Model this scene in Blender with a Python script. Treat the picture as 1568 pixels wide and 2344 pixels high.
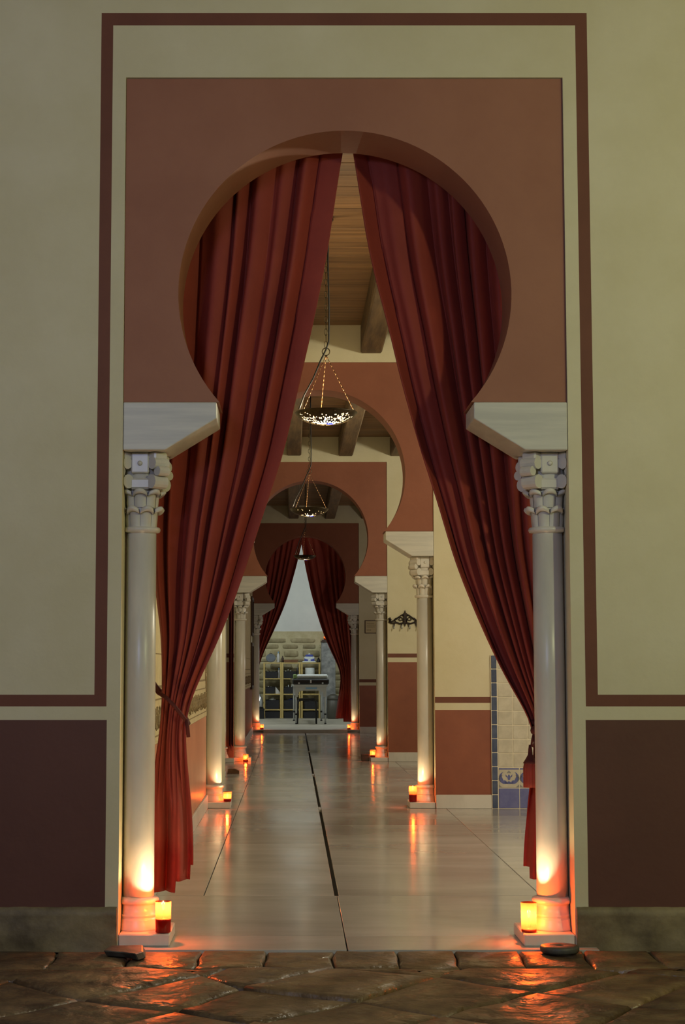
import bpy, math, random
import numpy as np
from mathutils import Vector, Matrix, noise
random.seed(7)
PI = math.pi
S = bpy.context.scene
C = S.collection
for o in list(bpy.data.objects):
    bpy.data.objects.remove(o, do_unlink=True)

# ------------------------------------------------------------------ camera
FPX = 3858.0
cam = bpy.data.objects.new('camera', bpy.data.cameras.new('camera'))
C.objects.link(cam)
cam.location = (-0.206, 0.0, 1.058)
cam.rotation_euler = (PI / 2 + 0.0919, 0, 0)
cam.data.sensor_fit = 'VERTICAL'
cam.data.sensor_height = 36.0
cam.data.lens = 36.0 * FPX / 2344.0
cam.data.shift_x = (784 - 670) / 2344.0
cam.data.clip_start = 0.05
cam.data.clip_end = 100
S.camera = cam

# ------------------------------------------------------------------ world, room lamps and added fill lights
w = bpy.data.worlds.new('world'); S.world = w
w.use_nodes = True
w.node_tree.nodes['Background'].inputs[0].default_value = (0.012, 0.012, 0.012, 1)
w.node_tree.nodes['Background'].inputs[1].default_value = 1.0

def lamp(name, loc, power, col, radius=0.1):
    l = bpy.data.lights.new(name, 'POINT'); l.energy = power; l.color = col; l.shadow_soft_size = radius
    o = bpy.data.objects.new(name, l); C.objects.link(o); o.location = loc
    return o

lamp('entrance_hall_lamp', (2.55, 3.2, 2.75), 120, (0.96, 1.0, 0.52), 0.07)
lamp('entrance_hall_fill', (-1.5, 1.6, 2.7), 156, (0.52, 0.60, 1.0), 0.30)  # unseen cool fill, added to balance the warm lamp on the left
lamp('first_room_wing_lamp', (2.5, 9.3, 2.9), 200, (1.0, 0.93, 0.72), 0.12)
lamp('second_room_wing_lamp', (2.4, 15.8, 2.9), 160, (1.0, 0.93, 0.74), 0.12)
lamp('third_room_added_light', (2.6, 23.8, 1.6), 46, (1.0, 0.90, 0.82), 0.12)  # unseen light added low in the wing to brighten the third room
lamp('massage_room_lamp', (-1.3, 30.8, 3.3), 75, (0.92, 0.98, 0.98), 0.15)
lamp('massage_room_lamp_b', (1.2, 30.5, 3.3), 70, (0.92, 0.98, 0.98), 0.15)

vs = S.view_settings
vs.view_transform = 'Standard'; vs.look = 'None'; vs.gamma = 1.0; vs.use_curve_mapping = False
vs.exposure = 0.0

# ------------------------------------------------------------------ layout (metres)
D = [6.5375, 12.838, 19.175, 27.406]      # front planes of the four arch walls
T = 0.31                                  # wall thickness
W = 0.871                                 # half width of an opening
ZS, ZP, ZC, RC = 2.095, 3.402, 2.53, 0.658  # springing, panel top, circle centre, radius
LX, RX = -0.86, 3.6                       # left wall of the suite, right wall of the wings
CEIL = 3.69
FARZ = 0.055                              # raised floor of the massage room

# ------------------------------------------------------------------ materials
def srgb(r, g, b):
    f = lambda c: (c / 255 / 12.92) if c / 255 <= 0.04045 else ((c / 255 + 0.055) / 1.055) ** 2.4
    return (f(r), f(g), f(b), 1)

def mat(name, col, col2=None, rough=0.6, scale=3.0, stretch=(1, 1, 1), bump=0.0, bscale=40.0, metal=0.0,
        rand=0.0, rough2=None, coords='world', detail=5.0, lo=0.35, hi=0.65, spec=None, sheen=0.0, bump2=None):
    m = bpy.data.materials.new(name); m.use_nodes = True
    n = m.node_tree.nodes; L = m.node_tree.links
    b = n['Principled BSDF']
    b.inputs['Roughness'].default_value = rough; b.inputs['Metallic'].default_value = metal
    if spec is not None: b.inputs['Specular IOR Level'].default_value = spec
    if sheen: 
        b.inputs['Sheen Weight'].default_value = sheen
        b.inputs['Sheen Roughness'].default_value = 0.4
        b.inputs['Sheen Tint'].default_value = (1.0, 0.5, 0.35, 1)
    b.inputs['Base Color'].default_value = col
    if col2 is None and not bump and not rand: return m
    if coords == 'world':
        g = n.new('ShaderNodeNewGeometry'); vec = g.outputs['Position']
    else:
        g = n.new('ShaderNodeTexCoord'); vec = g.outputs['Object']
        oi = n.new('ShaderNodeObjectInfo'); ad = n.new('ShaderNodeVectorMath'); ad.operation = 'MULTIPLY_ADD'
        L.new(oi.outputs['Random'], ad.inputs[0]); ad.inputs[1].default_value = (37, 53, 71); L.new(vec, ad.inputs[2])
        vec = ad.outputs[0]
    mp = n.new('ShaderNodeMapping'); mp.inputs['Scale'].default_value = stretch; L.new(vec, mp.inputs[0])
    out = None
    if col2 is not None:
        t = n.new('ShaderNodeTexNoise'); t.inputs['Scale'].default_value = scale; t.inputs['Detail'].default_value = detail
        t.inputs['Roughness'].default_value = 0.6
        L.new(mp.outputs[0], t.inputs['Vector'])
        r = n.new('ShaderNodeMapRange'); r.inputs['From Min'].default_value = lo; r.inputs['From Max'].default_value = hi
        L.new(t.outputs['Fac'], r.inputs['Value'])
        mx = n.new('ShaderNodeMix'); mx.data_type = 'RGBA'
        mx.inputs['A'].default_value = col; mx.inputs['B'].default_value = col2
        L.new(r.outputs[0], mx.inputs['Factor']); out = mx.outputs['Result']
        if rough2 is not None:
            rr = n.new('ShaderNodeMapRange'); rr.inputs['From Min'].default_value = 0.35; rr.inputs['From Max'].default_value = 0.65
            rr.inputs['To Min'].default_value = rough; rr.inputs['To Max'].default_value = rough2
            t2 = n.new('ShaderNodeTexNoise'); t2.inputs['Scale'].default_value = scale * 0.9; t2.inputs['Detail'].default_value = 3
            L.new(vec, t2.inputs['Vector']); L.new(t2.outputs['Fac'], rr.inputs['Value']); L.new(rr.outputs[0], b.inputs['Roughness'])
    if rand:
        oi2 = n.new('ShaderNodeObjectInfo')
        mr = n.new('ShaderNodeMapRange'); mr.inputs['To Min'].default_value = 1 - rand; mr.inputs['To Max'].default_value = 1 + rand
        L.new(oi2.outputs['Random'], mr.inputs['Value'])
        h = n.new('ShaderNodeHueSaturation')
        if out is not None: L.new(out, h.inputs['Color'])
        else: h.inputs['Color'].default_value = col
        L.new(mr.outputs[0], h.inputs['Value']); out = h.outputs[0]
    if out is not None: L.new(out, b.inputs['Base Color'])
    if bump:
        t3 = n.new('ShaderNodeTexNoise'); t3.inputs['Scale'].default_value = bscale; t3.inputs['Detail'].default_value = 4
        L.new(mp.outputs[0], t3.inputs['Vector'])
        bp = n.new('ShaderNodeBump'); bp.inputs['Strength'].default_value = bump
        bp.inputs['Distance'].default_value = 0.01 if bump2 is None else bump2
        L.new(t3.outputs['Fac'], bp.inputs['Height']); L.new(bp.outputs[0], b.inputs['Normal'])
    return m

def mat_emit(name, col, strength):
    m = bpy.data.materials.new(name); m.use_nodes = True
    n = m.node_tree.nodes; L = m.node_tree.links
    n.remove(n['Principled BSDF']); e = n.new('ShaderNodeEmission')
    e.inputs[0].default_value = col; e.inputs[1].default_value = strength
    L.new(e.outputs[0], n['Material Output'].inputs[0]); return m

def mat_shell(name, transp, transl, gloss=0.06, f=0.5):
    """thin coloured glass: part see-through, part translucent, a little gloss"""
    m = bpy.data.materials.new(name); m.use_nodes = True
    n = m.node_tree.nodes; L = m.node_tree.links
    n.remove(n['Principled BSDF'])
    a = n.new('ShaderNodeBsdfTransparent'); a.inputs[0].default_value = transp
    b = n.new('ShaderNodeBsdfTranslucent'); b.inputs[0].default_value = transl
    g = n.new('ShaderNodeBsdfGlossy'); g.inputs['Roughness'].default_value = 0.1
    m1 = n.new('ShaderNodeMixShader'); m1.inputs[0].default_value = f
    m2 = n.new('ShaderNodeMixShader'); m2.inputs[0].default_value = gloss
    L.new(a.outputs[0], m1.inputs[1]); L.new(b.outputs[0], m1.inputs[2])
    L.new(m1.outputs[0], m2.inputs[1]); L.new(g.outputs[0], m2.inputs[2])
    L.new(m2.outputs[0], n['Material Output'].inputs[0]); return m

M = {}
M['cream'] = mat('cream_plaster', srgb(212, 204, 174), srgb(203, 194, 160), 0.75, 2.2, bump=0.12, bscale=28)
M['band'] = mat('red_brown_band', srgb(112, 66, 48), srgb(104, 60, 43), 0.7, 4, bump=0.1, bscale=30)
M['dado'] = mat('red_brown_dado', srgb(96, 58, 45), srgb(88, 52, 40), 0.62, 2, bump=0.1, bscale=25)
M['dado_in'] = mat('terracotta_dado', srgb(146, 84, 58), srgb(130, 72, 50), 0.5, 2.4, bump=0.08, bscale=20)
M['salmon'] = mat('salmon_stucco', srgb(206, 142, 108), srgb(194, 128, 94), 0.33, 3, bump=0.05, bscale=15)
M['panel'] = mat('terracotta_plaster', srgb(154, 103, 80), srgb(146, 95, 73), 0.68, 2.5, bump=0.12, bscale=24)
M['panel_in'] = mat('terracotta_plaster_inner', srgb(144, 86, 62), srgb(134, 78, 54), 0.68, 2.5, bump=0.12, bscale=24)
M['stonebase'] = mat('stained_stone', srgb(138, 124, 92), srgb(90, 78, 56), 0.6, 6, bump=0.6, bscale=18, detail=8)
M['marble'] = mat('white_marble', srgb(214, 210, 200), srgb(188, 185, 178), 0.32, 4, stretch=(1, 1, 0.35), bump=0.04, bscale=12, coords='object', detail=7, lo=0.4, hi=0.72)
M['impost'] = mat('impost_marble', srgb(206, 203, 192), srgb(188, 186, 178), 0.45, 5, stretch=(0.5, 1, 7), coords='object', detail=6)
M['floor'] = mat('wet_marble_floor', srgb(184, 182, 177), srgb(160, 157, 151), 0.12, 1.3, stretch=(0.6, 1.7, 1), bump=0.025, bscale=5, rand=0.10,
                 rough2=0.20, detail=8, coords='object', bump2=0.004, spec=0.55)
M['grout'] = mat('dark_joint', srgb(96, 90, 80), rough=0.7)
M['drain'] = mat('drain_black', srgb(18, 17, 16), rough=0.8)
M['flag'] = mat('wet_flagstone', srgb(122, 100, 70), srgb(70, 53, 37), 0.28, 5.5, bump=1.0, bscale=9, rand=0.25, rough2=0.6, detail=9, coords='object', bump2=0.035, spec=0.5)
M['flagbed'] = mat('flagstone_bed', srgb(62, 50, 38), srgb(40, 33, 26), 0.6, 12, bump=0.5, bscale=30)
M['wood'] = mat('ceiling_board', srgb(142, 108, 70), srgb(106, 78, 48), 0.6, 3.5, stretch=(0.35, 7, 7), bump=0.15, bscale=10, rand=0.14, coords='object', detail=7)
M['beam'] = mat('old_beam', srgb(112, 90, 62), srgb(76, 60, 42), 0.7, 3.5, stretch=(6, 0.5, 6), bump=0.3, bscale=9, rand=0.1, coords='object', detail=7)
M['velvet'] = mat('red_velvet', srgb(148, 56, 42), srgb(134, 47, 35), 0.75, 3, bump=0.1, bscale=60, sheen=0.08)
M['cord'] = mat('dark_red_cord', srgb(84, 26, 22), rough=0.8)
M['iron'] = mat('black_iron', srgb(34, 27, 23), srgb(52, 40, 32), 0.5, 20, metal=0.5)
M['bronze'] = mat('pierced_brass', srgb(70, 58, 40), srgb(48, 40, 28), 0.4, 30, metal=0.8)
M['chain'] = mat('chain_steel', srgb(92, 84, 66), rough=0.4, metal=0.8)
M['chainwarm'] = mat('brass_chain', srgb(120, 88, 56), rough=0.4, metal=0.6)
M['cable'] = mat('black_cable', srgb(24, 24, 28), rough=0.5)
M['bulb'] = mat_shell('bulb_glass', (1, 0.95, 0.88, 1), (1, 0.9, 0.75, 1), 0.02, 0.12)
M['flame'] = mat_emit('flame_light', (1, 0.72, 0.30, 1), 28)
M['wick'] = mat('wick', srgb(30, 22, 18), rough=0.9)
M['cup'] = mat_shell('red_glass', (1.0, 0.15, 0.028, 1), (0.56, 0.085, 0.019, 1), 0.04, 0.38)
M['wax'] = mat('red_wax', srgb(150, 26, 16), rough=0.4)
wb = M['wax'].node_tree.nodes['Principled BSDF']
wb.inputs['Subsurface Weight'].default_value = 1.0
wb.inputs['Subsurface Radius'].default_value = (1.0, 0.22, 0.06)
wb.inputs['Subsurface Scale'].default_value = 0.02
M['frost'] = mat_shell('frosted_glass', (0.95, 0.85, 0.65, 1), (0.95, 0.80, 0.52, 1), 0.02, 0.45)
M['blueglass'] = mat_shell('blue_glass', (0.05, 0.08, 0.6, 1), (0.05, 0.08, 0.5, 1), 0.05, 0.6)
M['tile_w'] = mat('cream_tile', srgb(206, 200, 182), srgb(190, 184, 166), 0.22, 14, bump=0.15, bscale=14, rand=0.05, coords='object')
M['tile_b'] = mat('slate_blue_tile', srgb(82, 94, 122), srgb(62, 74, 104), 0.2, 12, bump=0.15, bscale=14, rand=0.1, coords='object')
M['tile_b2'] = mat('cobalt_tile', srgb(98, 104, 160), srgb(120, 124, 172), 0.2, 9, bump=0.15, bscale=14, rand=0.06, coords='object')
M['glaze_b'] = mat('blue_glaze', srgb(84, 92, 150), srgb(104, 110, 164), 0.2, 25)
M['glaze_g'] = mat('grey_glaze', srgb(140, 140, 140), rough=0.25)
M['tgrout'] = mat('tile_grout', srgb(222, 214, 190), rough=0.8)
M['plaque'] = mat('carved_stucco', srgb(206, 192, 150), srgb(190, 174, 132), 0.6, 12, bump=0.2, bscale=30)
M['plaque_d'] = mat('brown_carving', srgb(112, 94, 62), srgb(150, 130, 92), 0.7, 30)
M['white'] = mat('white_plaster', srgb(206, 208, 204), srgb(196, 199, 196), 0.8, 2)
M['mortar'] = mat('pale_mortar', srgb(192, 184, 150), srgb(176, 166, 130), 0.85, 6, bump=0.5, bscale=20)
M['stone'] = mat('wall_stone', srgb(166, 156, 122), srgb(136, 126, 94), 0.8, 7, bump=0.6, bscale=16, rand=0.16, coords='object')
M['farfloor'] = mat('grey_stone_floor', srgb(182, 177, 162), srgb(158, 154, 141), 0.45, 3, bump=0.2, bscale=20)
M['pine'] = mat('pine', srgb(198, 176, 112), srgb(182, 158, 96), 0.55, 4, stretch=(5, 5, 0.6), coords='object')
M['black'] = mat('black_plastic', srgb(30, 30, 33), rough=0.5)
M['blackfab'] = mat('black_fabric', srgb(40, 40, 44), srgb(32, 32, 36), 0.8, 40)
M['blackgloss'] = mat('black_vinyl', srgb(26, 26, 29), rough=0.3)
M['steel'] = mat('aluminium', srgb(196, 200, 202), rough=0.3, metal=0.7)
M['ltgrey'] = mat('light_grey_board', srgb(190, 192, 192), rough=0.5)
M['cloth'] = mat('white_towel', srgb(222, 228, 228), srgb(206, 216, 218), 0.9, 30, bump=0.3, bscale=50)
M['green'] = mat('pale_green_cloth', srgb(150, 180, 120), rough=0.9)
M['bluep'] = mat('blue_plastic', srgb(70, 84, 170), rough=0.4)
M['skyb'] = mat('light_blue_plastic', srgb(130, 170, 205), rough=0.35)
M['greyp'] = mat('grey_fabric', srgb(112, 118, 128), srgb(98, 104, 114), 0.8, 20)
M['brown'] = mat('brown_wood', srgb(122, 84, 52), srgb(100, 66, 40), 0.6, 12)
M['dkbrown'] = mat('dark_brown', srgb(60, 44, 34), rough=0.6)
M['pillar'] = mat('grey_veined_stone', srgb(150, 152, 150), srgb(104, 106, 108), 0.5, 9, bump=0.3, bscale=20, detail=8)
M['foil'] = mat('silver_foil', srgb(200, 204, 210), rough=0.2, metal=0.9)
M['binm'] = mat('dark_grey_metal', srgb(78, 76, 68), rough=0.45, metal=0.2)
M['frame'] = mat('dark_frame', srgb(70, 48, 36), rough=0.5)
M['paper'] = mat('aged_paper', srgb(196, 180, 140), rough=0.7)
M['slate'] = mat('slate', srgb(86, 84, 76), srgb(56, 56, 52), 0.45, 14, bump=0.5, bscale=24)

# ------------------------------------------------------------------ mesh helpers
class MB:
    def __init__(s): s.v = []; s.f = []; s.m = []; s.sm = []
    def add(s, verts, faces, mi=0, smooth=False):
        b = len(s.v); s.v += [tuple(p) for p in verts]
        for f in faces: s.f.append([b + i for i in f]); s.m.append(mi); s.sm.append(smooth)
        return s
    def quad(s, a, b, c, d, mi=0): return s.add([a, b, c, d], [(0, 1, 2, 3)], mi)
    def box(s, x0, x1, y0, y1, z0, z1, mi=0):
        v = [(x, y, z) for z in (z0, z1) for y in (y0, y1) for x in (x0, x1)]
        return s.add(v, [(0, 2, 3, 1), (4, 5, 7, 6), (0, 1, 5, 4), (2, 6, 7, 3), (0, 4, 6, 2), (1, 3, 7, 5)], mi)
    def bbox(s, x0, x1, y0, y1, z0, z1, c=0.005, mi=0):
        """box with chamfered edges"""
        v = []; idx = {}
        for ix, (X, sx) in enumerate(((x0, 1), (x1, -1))):
            for iy, (Y, sy) in enumerate(((y0, 1), (y1, -1))):
                for iz, (Z, sz) in enumerate(((z0, 1), (z1, -1))):
                    for a in range(3):
                        p = [X + (sx * c if a != 0 else 0), Y + (sy * c if a != 1 else 0), Z + (sz * c if a != 2 else 0)]
                        idx[(ix, iy, iz, a)] = len(v); v.append(p)
        f = []
        for i in (0, 1):
            f.append([idx[(i, a, b, 0)] for a, b in ((0, 0), (0, 1), (1, 1), (1, 0))])
            f.append([idx[(a, i, b, 1)] for a, b in ((0, 0), (0, 1), (1, 1), (1, 0))])
            f.append([idx[(a, b, i, 2)] for a, b in ((0, 0), (0, 1), (1, 1), (1, 0))])
            for j in (0, 1):
                f.append([idx[(i, j, 0, 0)], idx[(i, j, 1, 0)], idx[(i, j, 1, 1)], idx[(i, j, 0, 1)]])
                f.append([idx[(i, 0, j, 0)], idx[(i, 1, j, 0)], idx[(i, 1, j, 2)], idx[(i, 0, j, 2)]])
                f.append([idx[(0, i, j, 1)], idx[(1, i, j, 1)], idx[(1, i, j, 2)], idx[(0, i, j, 2)]])
                for k in (0, 1): f.append([idx[(i, j, k, a)] for a in range(3)])
        return s.add(v, f, mi)
    def lathe(s, prof, n=24, c=(0, 0, 0), mi=0, smooth=True, cap=True):
        v = []; f = []
        for r, z in prof:
            for i in range(n):
                a = 2 * PI * i / n; v.append((c[0] + r * math.cos(a), c[1] + r * math.sin(a), c[2] + z))
        for j in range(len(prof) - 1):
            for i in range(n):
                k = (i + 1) % n; f.append((j * n + i, j * n + k, (j + 1) * n + k, (j + 1) * n + i))
        s.add(v, f, mi, smooth)
        if cap:
            b = len(s.v) - len(v)
            s.f.append([b + i for i in reversed(range(n))]); s.m.append(mi); s.sm.append(False)
            s.f.append([b + (len(prof) - 1) * n + i for i in range(n)]); s.m.append(mi); s.sm.append(False)
        return s
    def tube(s, path, r, n=8, mi=0, closed=False, radii=None):
        P = [Vector(p) for p in path]; v = []; f = []; N = len(P); up = None
        for i, p in enumerate(P):
            if closed: t = P[(i + 1) % N] - P[i - 1]
            else: t = P[min(i + 1, N - 1)] - P[max(i - 1, 0)]
            t.normalize()
            if up is None:
                up = t.orthogonal()
            up = (up - t * up.dot(t))
            if up.length < 1e-6: up = t.orthogonal()
            up.normalize(); sd = t.cross(up)
            rr = radii[i] if radii else r
            for k in range(n):
                a = 2 * PI * k / n; v.append(p + up * (rr * math.cos(a)) + sd * (rr * math.sin(a)))
        for i in range(N if closed else N - 1):
            j = (i + 1) % N
            for k in range(n):
                q = (k + 1) % n; f.append((i * n + k, i * n + q, j * n + q, j * n + k))
        if not closed: f += [tuple(reversed(range(n))), tuple((N - 1) * n + k for k in range(n))]
        return s.add(v, f, mi, True)
    def prism(s, poly, fn0, fn1, mi=0):
        """extrude a 2-D polygon between two placements"""
        n = len(poly); v = [fn0(*p) for p in poly] + [fn1(*p) for p in poly]
        f = [tuple(range(n)), tuple(reversed(range(n, 2 * n)))] + [(i, n + i, n + (i + 1) % n, (i + 1) % n) for i in range(n)]
        return s.add(v, f, mi)
    def build(s, name, mats, parent=None, loc=None, fix=True):
        me = bpy.data.meshes.new(name)
        me.from_pydata(s.v, [], s.f)
        for m in (mats if isinstance(mats, (list, tuple)) else [mats]): me.materials.append(M[m])
        me.polygons.foreach_set('material_index', s.m)
        me.polygons.foreach_set('use_smooth', s.sm)
        me.update()
        if fix:
            import bmesh
            bm = bmesh.new(); bm.from_mesh(me); bmesh.ops.recalc_face_normals(bm, faces=bm.faces); bm.to_mesh(me); bm.free()
        return link(name, me, parent, loc)

def link(name, me, parent=None, loc=None):
    o = bpy.data.objects.new(name, me); C.objects.link(o)
    if parent is not None: o.parent = parent
    if loc is not None: o.location = loc
    return o

def tag(o, label, cat, group=None):
    o['label'] = label; o['category'] = cat
    if group: o['group'] = group
    return o

def thing(name, label, cat, loc=(0, 0, 0), rz=0, group=None):
    o = bpy.data.objects.new(name, None); C.objects.link(o)
    o.empty_display_size = 0.05; o.location = loc; o.rotation_euler = (0, 0, rz)
    return tag(o, label, cat, group)

def struct(o, label=None):
    o['kind'] = 'structure'
    if label: o['label'] = label
    return o

# ------------------------------------------------------------------ the four arch walls
def arch_wall(name, label, y0, xl, xr, zt, paint, mats):
    mb = MB(); y1 = y0 + T
    xs = sorted(set([xl, xr, -W, W] + [x for x in paint['x'] if xl < x < xr]))
    zs = sorted(set([0, zt, ZP] + [z for z in paint['z'] if 0 < z < zt]))
    for a, b in zip(xs, xs[1:]):
        for c, d in zip(zs, zs[1:]):
            xm, zm = (a + b) / 2, (c + d) / 2
            if abs(xm) < W and zm < ZP: continue
            mb.quad((a, y0, c), (b, y0, c), (b, y0, d), (a, y0, d), paint['f'](xm, zm))
            mb.quad((a, y1, c), (a, y1, d), (b, y1, d), (b, y1, c), 0)
    for sx in (-W, W):
        mb.quad((sx, y0, 0), (sx, y1, 0), (sx, y1, ZP), (sx, y0, ZP), 0)
    mb.quad((-W, y0, ZP), (W, y0, ZP), (W, y1, ZP), (-W, y1, ZP), 0)
    for x in (xl, xr): mb.quad((x, y0, 0), (x, y1, 0), (x, y1, zt), (x, y0, zt), 0)
    mb.quad((xl, y0, zt), (xr, y0, zt), (xr, y1, zt), (xl, y1, zt), 0)
    wall = struct(mb.build(name, mats, fix=True), label)
    # horseshoe panel
    mb = MB(); e = 0.0015
    p0 = y0 + 0.012; x_, zt_ = W - e, ZP - e
    a0 = math.asin((ZS - ZC) / RC)                         # springing angle, right side
    angs = [a0 + (PI - 2 * a0) * i / 80 for i in range(81)]
    for cx_, cz_ in ((x_, ZS), (x_, zt_), (-x_, zt_), (-x_, ZS)):
        a = math.atan2(cz_ - ZC, cx_)
        if a < a0 - 1e-6: a += 2 * PI
        angs.append(a)
    angs = sorted(angs)
    inner = [(RC * math.cos(a), ZC + RC * math.sin(a)) for a in angs]; outer = []
    for a in angs:
        c, s_ = math.cos(a), math.sin(a); t = 1e9
        if c > 1e-9: t = min(t, x_ / c)
        if c < -1e-9: t = min(t, -x_ / c)
        if s_ > 1e-9: t = min(t, (zt_ - ZC) / s_)
        if s_ < -1e-9: t = min(t, (ZS - ZC) / s_)
        outer.append((t * c, ZC + t * s_))
    n = len(angs)
    for y in (p0, y1 - 0.002):
        mb.add([(x, y, z) for x, z in inner] + [(x, y, z) for x, z in outer], [(i, i + 1, n + i + 1, n + i) for i in range(n - 1)])
    mb.add([(x, p0, z) for x, z in inner] + [(x, y1 - 0.002, z) for x, z in inner], [(i, i + 1, n + i + 1, n + i) for i in range(n - 1)], 0, True)
    for sgn in (-1, 1):
        xa, xb = sgn * inner[0][0], sgn * x_
        mb.quad((xa, p0, ZS), (xb, p0, ZS), (xb, y1 - 0.002, ZS), (xa, y1 - 0.002, ZS))
    pan = mb.build('horseshoe_arch_panel', 'panel' if y0 < 7 else 'panel_in', wall, fix=False)
    pan['label'] = 'terracotta panel cut by a horseshoe arch'
    return wall

def paint_front(x, z):
    x = abs(x)
    if 0.924 < x < 0.971 and 0.908 < z < 3.667: return 1
    if x < 0.971 and 3.616 < z < 3.667: return 1
    if x > 0.924 and 0.908 < z < 0.953: return 1
    if x > 0.922 and z < 0.856: return 2
    return 0
def paint_side(b0, b1, d):
    def f(x, z):
        if abs(x) < W: return 0
        if b0 < z < b1: return 1
        return 2 if z < d else 0
    return dict(x=[], z=[b0, b1, d], f=f)
arch_wall('wall_front', 'cream wall with red-brown painted frame and curtained horseshoe arch', D[0], -3.2, RX, 4.6,
          dict(x=[-0.971, -0.924, -0.922, 0.922, 0.924, 0.971], z=[0.908, 0.953, 3.616, 3.667, 0.856], f=paint_front), ['cream', 'band', 'dado'])
arch_wall('wall_middle', 'cream wall with horseshoe arch, beside the blue tile panel', D[1], -1.3, RX, 3.95, paint_side(0.790, 0.836, 0.737), ['cream', 'band', 'dado_in'])
arch_wall('wall_inner', 'cream wall with horseshoe arch carrying the iron coat rack', D[2], -2.8, RX, 3.95, paint_side(1.169, 1.214, 1.115), ['cream', 'band', 'dado_in'])
arch_wall('wall_end', 'dim cream wall with horseshoe arch and far red curtains', D[3], -3.0, RX, 3.95, paint_side(0.816, 0.865, 0.766), ['cream', 'band', 'dado_in'])

# side walls of the suite
def panel_wall(name, label, x0, x1, ya, yb, z0, z1, mats, dado=None, parent=None):
    mb = MB()
    if dado:
        mb.box(x0, x1, ya, yb, z0, dado, 1); mb.box(x0, x1, ya, yb, dado, z1, 0)
    else: mb.box(x0, x1, ya, yb, z0, z1, 0)
    return struct(mb.build(name, mats), label)
panel_wall('wall_left', 'left wall of the first room, salmon below and cream above', -1.17, LX, D[0] + T, D[1], 0, 3.95, ['cream', 'salmon'], 0.78)
SA0, SA1 = 16.45, D[2] - 0.02       # side opening in the second room's left wall
mbw = MB()
mbw.box(-1.17, LX, D[1] + T, SA0, 0, 3.95); mbw.box(-1.17, LX, SA0, D[2], ZS, 3.95)
struct(mbw.build('wall_left', ['cream']), 'left wall of the second room with a side opening')
panel_wall('wall_left', 'left wall of the third room, red-brown below and cream above', -1.17, LX, D[2] + T, D[3], 0, 3.95, ['cream', 'dado_in'], 0.80)
panel_wall('wall_right', 'right wall of the three room wings', RX, RX + 0.2, D[0] + T, D[3], 0, 3.95, ['cream', 'dado_in'], 0.78)
mba = MB(); mba.box(-2.7, -2.5, SA0 - .4, D[2], 0, 3.95); mba.box(-2.5, -1.17, SA0 - .4, SA0 - .2, 0, 3.95)
struct(mba.build('wall_alcove', ['cream']), 'alcove wall behind the side opening')
# entrance hall shell
panel_wall('wall_entrance_left', None, -3.4, -3.2, -2.6, D[0] + T, 0, 4.6, ['cream', 'dado'], 0.85)
panel_wall('wall_entrance_right', None, RX, RX + 0.2, -2.6, D[0] + T, 0, 4.6, ['cream', 'dado'], 0.85)
panel_wall('wall_entrance_back', None, -3.4, RX + .2, -2.8, -2.6, 0, 4.6, ['cream', 'dado'], 0.85)
panel_wall('ceiling_entrance', None, -3.4, RX + .2, -2.8, D[0], 4.6, 4.7, ['wood'])
# massage room shell
FB = 34.05
panel_wall('wall_far_left', None, -3.2, -3.0, D[3] + T, FB + .2, 0, 3.95, ['white'])
panel_wall('wall_far_right', None, RX, RX + .2, D[3] + T, FB + .2, 0, 3.95, ['white'])
panel_wall('ceiling_far', None, -3.2, RX + .2, D[3] + T, FB + .2, 3.75, 3.95, ['white'])

# ------------------------------------------------------------------ floors
mb = MB(); mb.box(-3.4, RX + .2, -2.8, 6.46, -0.12, -0.026)
fl_front = struct(mb.build('floor_front', 'flagbed'), 'old wet flagstone floor in front of the arch')
def clip(poly, nx, ny, d):
    out = []
    for i in range(len(poly)):
        p, q = poly[i], poly[(i + 1) % len(poly)]
        a, b = p[0] * nx + p[1] * ny - d, q[0] * nx + q[1] * ny - d
        if a <= 0: out.append(p)
        if (a < 0 < b) or (b < 0 < a):
            t = a / (a - b); out.append((p[0] + (q[0] - p[0]) * t, p[1] + (q[1] - p[1]) * t))
    return out
def flagstone(poly, tilt=0.004, gap=0.008):
    c = (sum(p[0] for p in poly) / len(poly), sum(p[1] for p in poly) / len(poly))
    pts = []
    for i in range(len(poly)):                         # irregular edges
        p, q = Vector(poly[i]), Vector(poly[(i + 1) % len(poly)])
        k = max(1, int((q - p).length / 0.10))
        for j in range(k):
            r = p.lerp(q, j / k)
            dd = noise.noise_vector(Vector((r.x * 6, r.y * 6, 0))) * 0.014
            pts.append((r.x + dd.x, r.y + dd.y))
    def inset(g):
        out = []
        for x, y in pts:
            v = Vector((c[0] - x, c[1] - y)); l = max(v.length, 1e-4); out.append((x + v.x / l * g, y + v.y / l * g))
        return out
    tx, ty, dz = random.uniform(-tilt, tilt) * 4, random.uniform(-tilt, tilt) * 4, random.uniform(-.006, .003)
    zf = lambda x, y: dz + tx * (x - c[0]) + ty * (y - c[1]) + 0.006 * noise.noise(Vector((x * 5, y * 5, 3)))
    a, b = inset(gap), inset(gap + 0.012)
    b2 = inset(gap + 0.07)
    n = len(pts); mb = MB()
    v = [(x - c[0], y - c[1], -0.03) for x, y in a] + [(x - c[0], y - c[1], zf(x, y) - 0.009) for x, y in a] + \
        [(x - c[0], y - c[1], zf(x, y)) for x, y in b] + [(x - c[0], y - c[1], zf(x, y) + 0.002) for x, y in b2] + [(0, 0, zf(*c) + 0.001)]
    f = []
    for i in range(n):
        k = (i + 1) % n
        f += [(i, k, n + k, n + i), (n + i, n + k, 2 * n + k, 2 * n + i), (2 * n + i, 2 * n + k, 3 * n + k, 3 * n + i), (3 * n + i, 3 * n + k, 4 * n)]
    mb.add(v, f, 0, True)
    o = mb.build('flagstone', 'flag', fl_front, (c[0], c[1], 0))
    return o
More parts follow.
